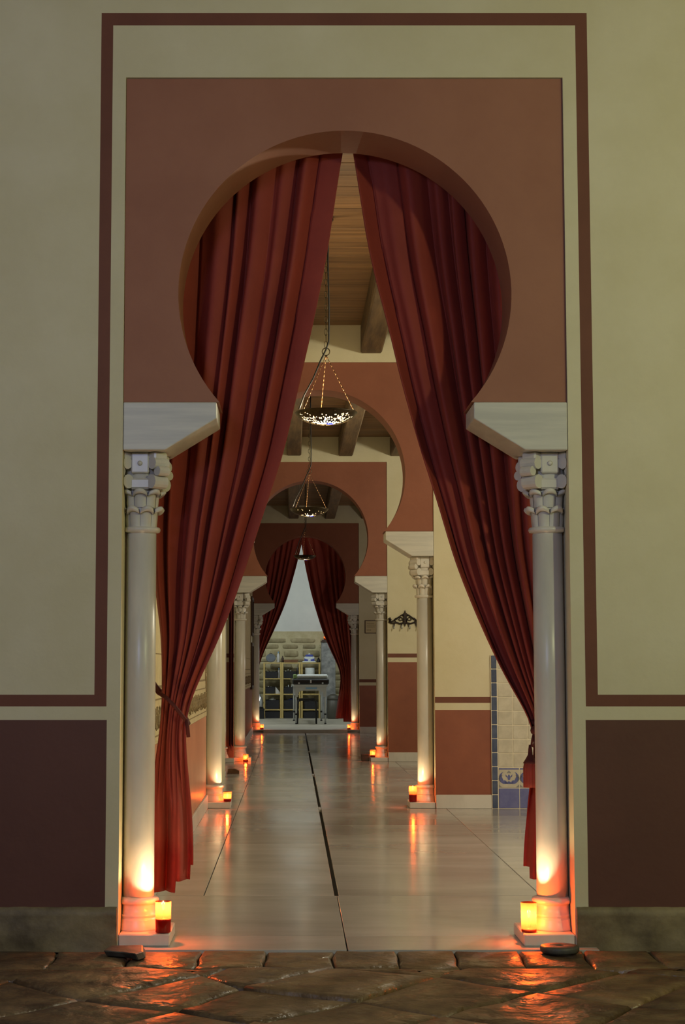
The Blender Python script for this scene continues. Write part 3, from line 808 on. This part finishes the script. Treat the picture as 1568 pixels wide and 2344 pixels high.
def motif():
    mb = MB(); yf, yb_ = -.0098, -.0088
    P = lambda poly, mi: mb.prism(poly, lambda a, b: (a, yf, b), lambda a, b: (a, yb_, b), mi)
    P([(-.075, .062), (.075, .062), (.075, .072), (-.075, .072)], 0)
    def cres(cx_, cz_, r1, r2, a0_, a1_, mi, sx=1):
        n = 12; A = [a0_ + (a1_ - a0_) * i / n for i in range(n + 1)]
        for i in range(n):
            t0, t1 = math.sin(PI * i / n), math.sin(PI * (i + 1) / n)
            ri0, ri1 = r1 - (r1 - r2) * t0, r1 - (r1 - r2) * t1
            q = [(r1, A[i]), (r1, A[i + 1]), (ri1, A[i + 1]), (ri0, A[i])]
            P([(sx * (cx_ + r * math.cos(a)), cz_ + r * math.sin(a)) for r, a in q], mi)
    for sx in (-1, 1):
        cres(.030, .0, .046, .018, -2.2, 1.3, 0, sx)
        cres(.052, -.005, .026, .014, -1.4, 1.9, 1, sx)
        P([(sx * a, b) for a, b in ((.006, -.046), (.030, -.040), (.040, -.015), (.022, -.022))], 0)
        P([(sx * a, b) for a, b in ((.012, .0), (.024, .010), (.026, .026), (.016, .016))], 0)
        P([(sx * a, b) for a, b in ((.052, -.070), (.076, -.070), (.076, -.048))], 1)
    P([(0, .028), (.012, .010), (.010, -.010), (0, -.020), (-.010, -.010), (-.012, .010)], 0)
    P([(0, .055), (.016, .040), (.010, .032), (0, .036), (-.010, .032), (-.016, .040)], 1)
    P([(0, -.024), (.014, -.030), (.010, -.042), (0, -.046), (-.010, -.042), (-.014, -.030)], 0)
    return mb
mo = motif().build('painted_lotus', ['glaze_b', 'glaze_g'], fz)
fr = [(x0t + fw * (i + .5), yt, .2295) for i in range(5)]
for i, p in enumerate(fr):
    o = fz if i == 0 else fz.copy()
    if i: C.objects.link(o)
    o.parent = tp; o.location = p
    if i:
        q = mo.copy(); C.objects.link(q); q.parent = o

# ------------------------------------------------------------------ carved plaques on the left walls
def plaque(label, x, ya, yb, za, zb):
    cy_ = (ya + yb) / 2
    t = thing('carved_wall_panel', label, 'wall panel', (x, cy_, za), 0)
    hl, h = (yb - ya) / 2, zb - za
    MB().bbox(0, .018, -hl, hl, 0, h, .003).build('slab', 'plaque', t)
    mb = MB()
    def line(y0_, y1_, z0_, z1_): mb.box(.0182, .0205, y0_, y1_, z0_, z1_)
    for e, tk in ((.035, .006), (.205, .006), (.26, .012)):
        line(-hl + e, hl - e, e, e + tk); line(-hl + e, hl - e, h - e - tk, h - e)
        line(-hl + e, -hl + e + tk, e, h - e); line(hl - e - tk, hl - e, e, h - e)
    line(-hl + .27, hl - .27, .42, .424)
    mb.build('frame_lines', 'plaque_d', t)
    mb = MB(); rnd = random.Random(4)
    def glyph(cy2, cz2, s_, vert):
        k = rnd.randrange(4)
        for q in range(3):
            a = rnd.uniform(-.025, .025); l = rnd.uniform(.03, .06)
            pts = [(.0195, cy2 + a + .02 * math.sin(i * 1.1 + k + q), cz2 - l + 2 * l * i / 5) for i in range(6)]
            if vert: pts = [(p[0], cy2 + (p[2] - cz2) * .9, cz2 + (p[1] - cy2)) for p in pts]
            mb.tube(pts, rnd.uniform(.0018, .0035), 5)
        mb.tube([(.0195, cy2 + .02 * math.cos(i * .9), cz2 + .018 * math.sin(i * .9)) for i in range(7)], .003, 5, closed=True)
    n = int((2 * hl - .1) / .075)
    for i in range(n):
        y_ = -hl + .08 + (2 * hl - .16) * i / (n - 1)
        glyph(y_, .12, 1, False); glyph(y_, h - .12, 1, False)
    n2 = int((h - .3) / .075)
    for i in range(n2):
        z_ = .2 + (h - .4) * i / (n2 - 1)
        glyph(-hl + .12, z_, 1, True); glyph(hl - .12, z_, 1, True)
    o = mb.build('carved_border', 'plaque_d', t); o['label'] = 'brown carved tracery border'
    return t
plaque('large carved cream stucco panel above the salmon wall of the first room', LX, 7.35, 12.55, .70, 2.35)
plaque('narrow carved cream panel on the wall between two arches in the third room', LX, 21.0, 25.7, .76, 2.45)
for za, zb in ((1.55, 2.15), (.72, 1.44)):
    t = thing('picture_frame', 'dark %s picture frame on the wall beside the far column' % ('upper' if za > 1 else 'lower'), 'picture', (LX, 26.5, za), 0, 'dark picture frames in the third room')
    h = zb - za
    mb = MB()
    for a in ((-.5, .5, 0, .05), (-.5, .5, h - .05, h), (-.5, -.45, .05, h - .05), (.45, .5, .05, h - .05)): mb.bbox(0.001, .035, a[0], a[1], a[2], a[3], .004)
    mb.build('frame', 'frame', t); MB().box(.001, .015, -.45, .45, .05, h - .05).build('picture_sheet', 'dkbrown', t)
# framed notice on the end wall
t = thing('framed_notice', 'small thin-framed notice with faint lines of writing on the end wall', 'sign', (1.07, D[3], 1.605))
mb = MB()
for a in ((-.106, .106, 0, .012), (-.106, .106, .201, .213), (-.106, -.094, .012, .201), (.094, .106, .012, .201)): mb.bbox(a[0], a[1], -.014, -.001, a[2], a[3], .002)
mb.build('frame', 'frame', t); MB().box(-.094, .094, -.006, -.001, .012, .201).build('sheet', 'paper', t)
mb = MB(); rnd = random.Random(2)
for z_, l in ((.165, .12), (.135, .15), (.105, .13), (.055, .07)):
    pts = [(-.075 + l * i / 40, -.0072, z_ + .006 * math.sin(i * 1.7) * rnd.uniform(.4, 1)) for i in range(41)]
    mb.tube(pts, .0013, 4)
mb.build('handwriting', 'frame', t)

# ------------------------------------------------------------------ wrought iron coat rack on the inner wall
t = thing('coat_rack', 'black wrought iron coat rack with scrolls and hooks on cream wall', 'coat rack', (1.07, D[2] - .012, 1.49))
mb = MB(); hw = .185
def arc(pts, r, n=5): mb.tube([(a, 0, b) for a, b in pts], r, 6)
top = [(-hw, .085)] + [(-hw + .02 + (hw - .02) * i / 12, .085 + .085 * sstep(0, 1, i / 12)) for i in range(13)]
for sx in (-1, 1):
    arc([(sx * a, b) for a, b in top], .008)
    arc([(sx * a, b) for a, b in ((hw + .002, .11), (hw - .014, .125), (hw - .022, .108), (hw - .008, .095))], .012)
    arc([(sx * a, b) for a, b in ((hw, .085), (hw - .03, .066), (.10, .075), (.06, .060), (.02, .07), (0, .064))], .010)
    sp = [(sx * (.055 + (.034 - .0015 * i) * math.cos(i * .5)), .112 + (.026 - .0012 * i) * math.sin(i * .5)) for i in range(16)]
    arc(sp, .0055)
    arc([(sx * a, b) for a, b in ((.012, .07), (.022, .10), (.012, .135), (.026, .155))], .007)
    arc([(sx * a, b) for a, b in ((.105, .080), (.125, .105), (.10, .128), (.088, .11))], .006)
mb.prism([(0, .215), (.010, .185), (.024, .176), (.016, .160), (.02, .13), (.008, .10), (.012, .06), (0, .03), (-.012, .06), (-.008, .10), (-.02, .13), (-.016, .160), (-.024, .176), (-.010, .185)],
         lambda a, b: (a, -.008, b), lambda a, b: (a, .008, b))
for x in (-.125, -.04, .04, .125):
    mb.prism([(x - .016, .072), (x + .016, .072), (x + .006, .045), (x, .02), (x - .006, .045)], lambda a, b: (a, -.006, b), lambda a, b: (a, .006, b))
mb.build('scroll_plate', 'iron', t)
for x in (-.135, -.045, .045, .135):
    MB().tube([(x, -.008, .045), (x, -.012, .02), (x + .003, -.03, .0), (x + .008, -.05, .004), (x + .014, -.058, .03)], .0042, 6).build('hook', 'steel', t)

# ------------------------------------------------------------------ loose things near the arches
t = MB(); rnd = random.Random(9)
poly = [(-.885, 6.40), (-.765, 6.395), (-.752, 6.25), (-.775, 6.20), (-.83, 6.26), (-.90, 6.29)]
def _p(z): return lambda a, b: (a, b, z + (.010 if a > -.8 else 0))
t.prism(poly, lambda a, b: (a + .012, b + .012, .003), lambda a, b: (a, b, .026 + (0.004 if a > -.8 else 0)))
o = t.build('slate_slab', 'slate'); bv = o.modifiers.new('b', 'BEVEL'); bv.width = .004
tag(o, 'broken dark slate slab lying on flagstones against the column plinth', 'stone slab')
o = MB().lathe([(.066, .002), (.072, .008), (.073, .020), (.070, .026), (.045, .028), (.018, .0275), (.014, .022), (.002, .021)], 36, (0, 0, 0)).build('stone_disc', 'slate', None, (.786, 6.385, .002))
tag(o, 'round flat stone disc with a dimple, lying beside the column plinth', 'stone disc')
o = MB().bbox(-.045, .045, -.04, .04, 0, .07, .006).bbox(-.048, .048, -.043, .043, .062, .078, .004).build('small_box', 'dkbrown', None, (.615, D[2] + .10, 0))
tag(o, 'small dark box on the marble floor beside a plinth and candle', 'box')
o = MB().prism([(-.07, 0), (.05, 0), (.05, .03), (.0, .05), (-.06, .045)], lambda a, b: (a, -.03, b), lambda a, b: (a, .03, b)).build('wooden_wedge', 'brown', None, (-.79, 17.0, 0))
tag(o, 'small brown wedge on the marble floor by the side opening', 'wedge')

# ------------------------------------------------------------------ massage room: stone wall
mb = MB(); mb.box(-3.2, RX + .2, FB, FB + .2, 0, 1.78, 0); mb.box(-3.2, RX + .2, FB, FB + .2, 1.78, 3.95, 1)
wf = struct(mb.build('wall_far', ['mortar', 'white']), 'far wall of bare stone courses below and white plaster above')
rnd = random.Random(12); z = FARZ
hs = [.16, .13, .17, .12, .15, .12, .09, .16, .09, .17, .12, .12]
for h in hs:
    if z + h > 1.80: break
    x = -1.5 + rnd.uniform(0, .2)
    while x < 1.5:
        l = rnd.uniform(.24, .56) * (1.2 if h < .1 else 1)
        m = MB(); N = 14; pts = []
        for i in range(N):
            a = 2 * PI * i / N
            ca, sa = math.cos(a), math.sin(a)
            px_ = math.copysign(abs(ca) ** .35, ca) * (l / 2 - .02) * rnd.uniform(.9, 1); pz_ = math.copysign(abs(sa) ** .35, sa) * (h / 2 - .014) * rnd.uniform(.86, 1)
            pts.append((px_, pz_))
        v = [(a, 0, b) for a, b in pts] + [(a * .95, -.012, b * .9) for a, b in pts] + [(a * .8, -.022, b * .7) for a, b in pts]
        f = [(k * N + i, k * N + (i + 1) % N, (k + 1) * N + (i + 1) % N, (k + 1) * N + i) for k in range(2) for i in range(N)] + [tuple(2 * N + i for i in range(N))]
        m.add(v, f, 0, True); m.build('wall_stone', 'stone', wf, (x + l / 2, FB, z + h / 2), fix=True)
        x += l + rnd.uniform(.01, .05)
    z += h

# ------------------------------------------------------------------ massage room: shelves and their contents
SY0, SY1 = 33.55, 33.90
def fx(px): return -.206 + (px - 670) * .00871
def shelf(px0, px1, label):
    x0, x1 = fx(px0), fx(px1); c = (x0 + x1) / 2; hw = (x1 - x0) / 2
    t = thing('shelf_unit', label, 'shelf', (c, SY0, FARZ), 0, 'pine shelf units in the massage room')
    for sx in (-1, 1):
        for yy in (0.0, SY1 - SY0 - .03): MB().bbox(sx * hw - .016, sx * hw + .016, yy, yy + .03, 0, 1.10, .002).build('post', 'pine', t)
    for zz in (.155, .46, .765, 1.075): MB().bbox(-hw + .017, hw - .017, 0, SY1 - SY0, zz, zz + .022, .002).build('shelf_board', 'pine', t)
    return c, hw
cA = shelf(605, 643, 'pine shelf unit under the grey round bag')
cB = shelf(647, 686, 'pine shelf unit under the brown tray')
cC = shelf(691, 731, 'pine shelf unit under the blue and white box')
def crate(c, w_, z_, h_, d_, label, y=SY0 + .03, slope=.0):
    t = thing('storage_bin', label, 'bin', (c, y, z_), 0, 'black storage bins on the pine shelves')
    mb = MB(); a, b = w_ / 2 * .94, w_ / 2
    for s_ in (0, 1):
        k = .006 * s_
        v = [(sx * (a - k), yy + (k if yy == 0 else -k), 0 + k) for sx, yy in ((-1, 0), (1, 0), (1, d_), (-1, d_))] + \
            [(sx * (b - k), yy + (k if yy < .1 else -k) - (.008 if yy < .1 else -.008), h_) for sx, yy in ((-1, 0), (1, 0), (1, d_), (-1, d_))]
        mb.add(v, [(0, 1, 2, 3), (0, 1, 5, 4), (1, 2, 6, 5), (2, 3, 7, 6), (3, 0, 4, 7)])
    mb.build('body', 'blackfab', t, fix=False)
    rimp = [(-b, -.008, h_), (b, -.008, h_), (b, d_ + .008, h_), (-b, d_ + .008, h_)]
    MB().tube(rimp, .006, 6, closed=True).build('rim', 'black', t)
    return t
def bottle(x, z_, h, r, m, capm, label, y=SY0 + .1, group=None):
    t = thing('bottle', label, 'bottle', (x, y, z_), 0, group)
    MB().lathe([(r * .9, 0), (r, .01), (r, h * .62), (r * .75, h * .74), (r * .38, h * .8), (r * .38, h * .88)], 16).build('body', m, t)
    MB().lathe([(r * .45, h * .86), (r * .45, h)], 12).build('cap', capm, t)
    return t
def rumple(x, y, z_, sx, sy, sz, m, name, label, cat, seed, group=None):
    mb = MB(); N, K = 18, 8; v = []
    for j in range(K + 1):
        a = PI / 2 * j / K
        for i in range(N):
            b = 2 * PI * i / N; d = 1 + .28 * noise.noise(Vector((math.cos(b) * 2 + seed, math.sin(b) * 2, j * .6)))
            v.append((sx * math.cos(a) * math.cos(b) * d, sy * math.cos(a) * math.sin(b) * d, sz * math.sin(a) * d))
    f = [(j * N + i, j * N + (i + 1) % N, (j + 1) * N + (i + 1) % N, (j + 1) * N + i) for j in range(K) for i in range(N)] + [tuple(reversed(range(N)))]
    o = mb.add(v, f, 0, True).build(name, m, None, (x, y, z_)); return tag(o, label, cat, group)
B1, B2, B3, B4 = FARZ + .787, FARZ + .482, FARZ + .177, FARZ
SB = lambda c: c[0]
crate(SB(cA) - .02, .24, B1, .13, .26, 'black bin with white caps on the top shelf under the grey bag')
crate(SB(cB) - .03, .24, B1, .13, .26, 'black bin on the top shelf under the brown tray')
crate(SB(cA) - .045, .18, B2, .13, .26, 'black bin beside a leaning card on the middle shelf')
crate(SB(cB) - .02, .25, B2, .13, .26, 'black bin of bottles on the middle shelf behind the massage table')
crate(SB(cA), .27, B3, .18, .26, 'large black bin with folded pale cloth under the grey bag')
crate(SB(cB), .28, B3, .18, .26, 'large black bin with tangled blue strap behind the massage table')
crate(SB(cC), .26, B3, .16, .26, 'black bin with white cloth behind the black stool')
for c, lb in ((cA, 'first'), (cB, 'second'), (cC, 'third')):
    crate(SB(c), .29, B4 + .002, .13, .26, 'dark bin on the floor below the %s' % {'first': 'pale cloth bin', 'second': 'blue strap bin', 'third': 'bin behind the stool'}[lb])
gi = 'small bottles in the black bins'
for k, (c, zz, xs) in enumerate(((cA, B1, (-.08, -.02, .05)), (cB, B1, (-.10, -.05, .0, .05)), (cA, B2, (-.075, -.02)), (cB, B2, (-.09, -.045, .02)))):
    for dx in xs:
        bottle(SB(c) + dx - .01, zz + .007, .15 + .02 * math.sin(dx * 90), .02, 'blackfab' if zz == B1 else 'cloth', 'cloth', 'small white-capped bottle in the ' + ('top-shelf bin under the grey bag', 'top-shelf bin under the brown tray', 'middle-shelf bin beside the leaning card', 'middle-shelf bin behind the massage table')[k], SY0 + .09, gi)
for c, zz, dx in ((cA, B1, -.14), (cA, B1, .0), (cB, B1, .02)):
    o = MB().tube([(0, 0, 0), (.10, .02, -.11)], .004, 6).build('wooden_stick', 'pine', None, (SB(c) + dx - .02, SY0 + .20, zz + .245)); tag(o, 'thin wooden stick leaning in the top-shelf bin under the ' + ('grey bag' if c is cA else 'brown tray'), 'stick', 'wooden sticks')
bottle(SB(cA) + .127, B1, .20, .022, 'ltgrey', 'skyb', 'clear bottle beside the bin under the grey bag')
bottle(SB(cB) + .122, B1 + .0, .22, .026, 'greyp', 'ltgrey', 'grey bottle at the bin end under the brown tray', SY0 + .32 - .04)
rumple(SB(cA), SY0 + .15, B3 + .12, .085, .075, .10, 'cloth', 'folded_cloth', 'pale blue-white cloth folded in a large black bin', 'cloth', 3)
rumple(SB(cB), SY0 + .15, B3 + .12, .085, .075, .09, 'bluep', 'blue_strap', 'blue strap bundle in a large black bin', 'strap', 5)
rumple(SB(cC) + .03, SY0 + .15, B3 + .10, .075, .07, .10, 'cloth', 'folded_cloth', 'white cloth in the bin behind the black stool', 'cloth', 8)
o = MB().prism([(0, 0), (.11, 0), (.11, .14)], lambda a, b: (a, 0, b), lambda a, b: (a, .006, b)).build('leaning_card', 'ltgrey', None, (SB(cA) + .06, SY0 + .06, B2)); o.scale = (-1, 1, 1); o.location.x = SB(cA) + .17
tag(o, 'triangular grey card leaning beside a black bin', 'card')
TOP = FARZ + 1.0985
# on top of the shelves
t = thing('round_bag', 'grey round bag standing on the pine shelf', 'bag', (fx(620), SY0 + .12, TOP))
disc = [(.098 * math.cos(2 * PI * i / 24), .088 + .086 * math.sin(2 * PI * i / 24)) for i in range(24)]
mb = MB(); mb.prism(disc, lambda a, b: (a, -.05, b), lambda a, b: (a, .05, b)); o = mb.build('body', 'greyp', t); bv = o.modifiers.new('b', 'BEVEL'); bv.width = .02; bv.segments = 3
MB().tube([(-.03, 0, .165), (-.015, 0, .185), (.015, 0, .185), (.03, 0, .165)], .006, 6).build('handle', 'black', t)
bottle(fx(637), TOP, .215, .030, 'ltgrey', 'skyb', 'clear bottle with a light blue cap beside the grey round bag', SY0 + .12)
bottle(fx(647), TOP, .13, .026, 'dkbrown', 'dkbrown', 'short dark bottle beside the brown tray', SY0 + .12)
t = thing('wooden_tray', 'brown shallow tray on the pine shelf', 'tray', (fx(666), SY0 + .14, TOP))
mb = MB(); 
for sgn in (-1, 1):
    mb.prism([(-.13, 0), (.13, 0), (.15, .055), (-.15, .055)], lambda a, b, s_=sgn: (a, s_ * .09, b), lambda a, b, s_=sgn: (a, s_ * .10, b))
    mb.prism([(.12, 0), (.13, 0), (.15, .055), (.14, .055)], lambda a, b, s_=sgn: (s_ * a, -.09, b), lambda a, b, s_=sgn: (s_ * a, .09, b))
mb.build('sides', 'brown', t); MB().box(-.125, .125, -.09, .09, .0, .01).build('bottom', 'brown', t)
t = thing('box_of_wipes', 'blue and white box lying on folded white cloth on the shelf', 'box', (fx(708), SY0 + .14, TOP + .03))
MB().bbox(-.10, .10, -.08, .08, 0, .085, .006).build('carton', 'cloth', t)
mb = MB()
for sx in (-1, 1): mb.prism([(sx * .101, .0), (sx * .101, .05), (sx * .02, .028), (sx * .03, .0)], lambda a, b: (a, -.082, b), lambda a, b: (a, -.0802, b))
mb.build('blue_print', 'bluep', t)
MB().bbox(-.075, .075, -.06, .06, .085, .125, .01).build('blue_lid', 'bluep', t)
MB().lathe([(.02, .125), (.024, .14), (.012, .15)], 12).build('spout', 'cloth', t)
o = MB().bbox(-.14, .13, -.10, .10, 0, .028, .008).build('folded_towel', 'cloth', None, (fx(708), SY0 + .14, TOP)); tag(o, 'folded white towel under the blue and white box', 'towel')
t = thing('paper_roll', 'large white paper roll standing on the shelf behind the massage table', 'paper roll', (fx(709), SY0 + .15, B1), 0)
MB().lathe([(.094, 0), (.095, .004), (.095, .20), (.092, .206), (.03, .206)], 32).build('roll', 'cloth', t); MB().lathe([(.03, .02), (.03, .208)], 16).build('core', 'pine', t)
rumple(fx(729), SY0 + .14, TOP, .035, .05, .09, 'black', 'black_pouch', 'dark pouch at the end of the shelf top', 'pouch', 9)

# ------------------------------------------------------------------ massage table, towel, stool
t = thing('massage_table', 'black padded portable massage table with silver adjustable legs', 'massage table', (.115, 30.05, FARZ), .022)
def soft(mb, *a): mb.bbox(*a)
o = MB().bbox(-.325, .325, -.02, 1.9, .70, .80, .02).build('cushion', 'blackgloss', t)
MB().bbox(-.30, .30, .0, 1.88, .66, .70, .004).build('frame', 'ltgrey', t)
for yy in (0.01, 1.83):
    pts = [(-.275, .69), (-.275, .50), (-.23, .50), (-.215, .56), (-.18, .60), (.18, .60), (.215, .56), (.23, .50), (.275, .50), (.275, .69)]
    # arched end board as a strip of quads
    mb = MB(); top_ = [(-.275, .69), (-.23, .69), (-.215, .69), (-.18, .69), (.18, .69), (.215, .69), (.23, .69), (.275, .69)]
    low_ = [(-.275, .48), (-.23, .48), (-.215, .56), (-.18, .59), (.18, .59), (.215, .56), (.23, .48), (.275, .48)]
    for i in range(7):
        mb.prism([low_[i], low_[i + 1], top_[i + 1], top_[i]], lambda a, b, y_=yy: (a, y_, b), lambda a, b, y_=yy: (a, y_ + .018, b))
    mb.build('end_board', 'ltgrey', t)
    for sx in (-1, 1):
        lg = MB().tube([(sx * .258, yy + .03, .66), (sx * .258, yy + .03, .01)], .016, 10).build('leg', 'steel', t)
        MB().tube([(sx * .258, yy + .03, .02), (sx * .258, yy + .03, 0)], .02, 10).build('rubber_foot', 'black', lg)
        MB().tube([(sx * .258, yy + .03, .16), (sx * .258, yy + .03, .19)], .021, 10).build('clamp', 'black', lg)
for x in (-.21, .0, .21): MB().bbox(x - .014, x + .014, -.028, -.019, .71 if x else .725, .735 if x else .78, .003).build('catch', 'steel', t)
MB().bbox(-.09, .11, .004, .010, .62, .65, .002).build('printed_mark', 'skyb', t)
o = MB().bbox(-.29, .27, -.09, .45, 0, .078, .025).build('rolled_towel', 'cloth', None, (.155, 30.22, FARZ + .801)); tag(o, 'thick folded white towel lying on the massage table', 'towel')
o = MB().bbox(-.03, .038, -.09, .3, 0, .078, .012).build('green_cloth', 'green', None, (-.17, 30.22, FARZ + .801)); tag(o, 'pale green folded cloth next to the white towel on the massage table', 'cloth')
t = thing('stool', 'low black stool with curved legs under the massage table', 'stool', (.047, 30.12, FARZ))
MB().bbox(-.15, .15, .0, .30, .41, .45, .015).build('seat', 'black', t)
for yy in (.02, .28):
    for sx in (-1, 1): MB().tube([(sx * .11, yy, .425), (sx * .15, yy, .40), (sx * .165, yy, .34), (sx * .168, yy, .0)], .014, 8).build('leg', 'black', t)
for sx in (-1, 1): MB().tube([(sx * .16, .02, .36), (sx * .16, .28, .36)], .009, 6).build('stretcher', 'black', t)

# pillar, its cap and candle, bin, foil bag
t = thing('stone_pillar', 'grey veined square stone pillar with a dark cap', 'pillar', (.50, 33.55, FARZ))
MB().bbox(-.14, .14, -.12, .12, 0, 1.50, .01).build('shaft', 'pillar', t); MB().prism([(-.16, 1.50), (.16, 1.50), (.12, 1.545), (-.12, 1.545)], lambda a, b: (a, -.14, b), lambda a, b: (a, .14, b)).build('cap', 'dkbrown', t)
candle(.44, 33.50, FARZ + 1.546, 'small lit red candle on top of the stone pillar', h=.07, wax=.4, power=2)
t = thing('waste_bin', 'round dark grey lidded bin standing beside the stone pillar', 'bin', (.585, 33.2, FARZ))
MB().lathe([(.105, 0), (.115, .02), (.118, .36), (.112, .365)], 28).build('body', 'binm', t)
MB().lathe([(.12, .365), (.122, .39), (.11, .44), (.06, .475), (.002, .485)], 28).build('lid', 'binm', t)
rumple(-.875, 33.3, FARZ + .2, .10, .10, .28, 'foil', 'foil_bag', 'crumpled silver foil bag beside the pine shelf', 'bag', 6)
o = MB().bbox(-.11, .11, -.11, .11, 0, .2, .006).bbox(-.115, .115, -.115, .115, .17, .2, .004).build('black_box', 'black', None, (-.875, 33.3, FARZ)); tag(o, 'black box under the crumpled foil bag', 'box')
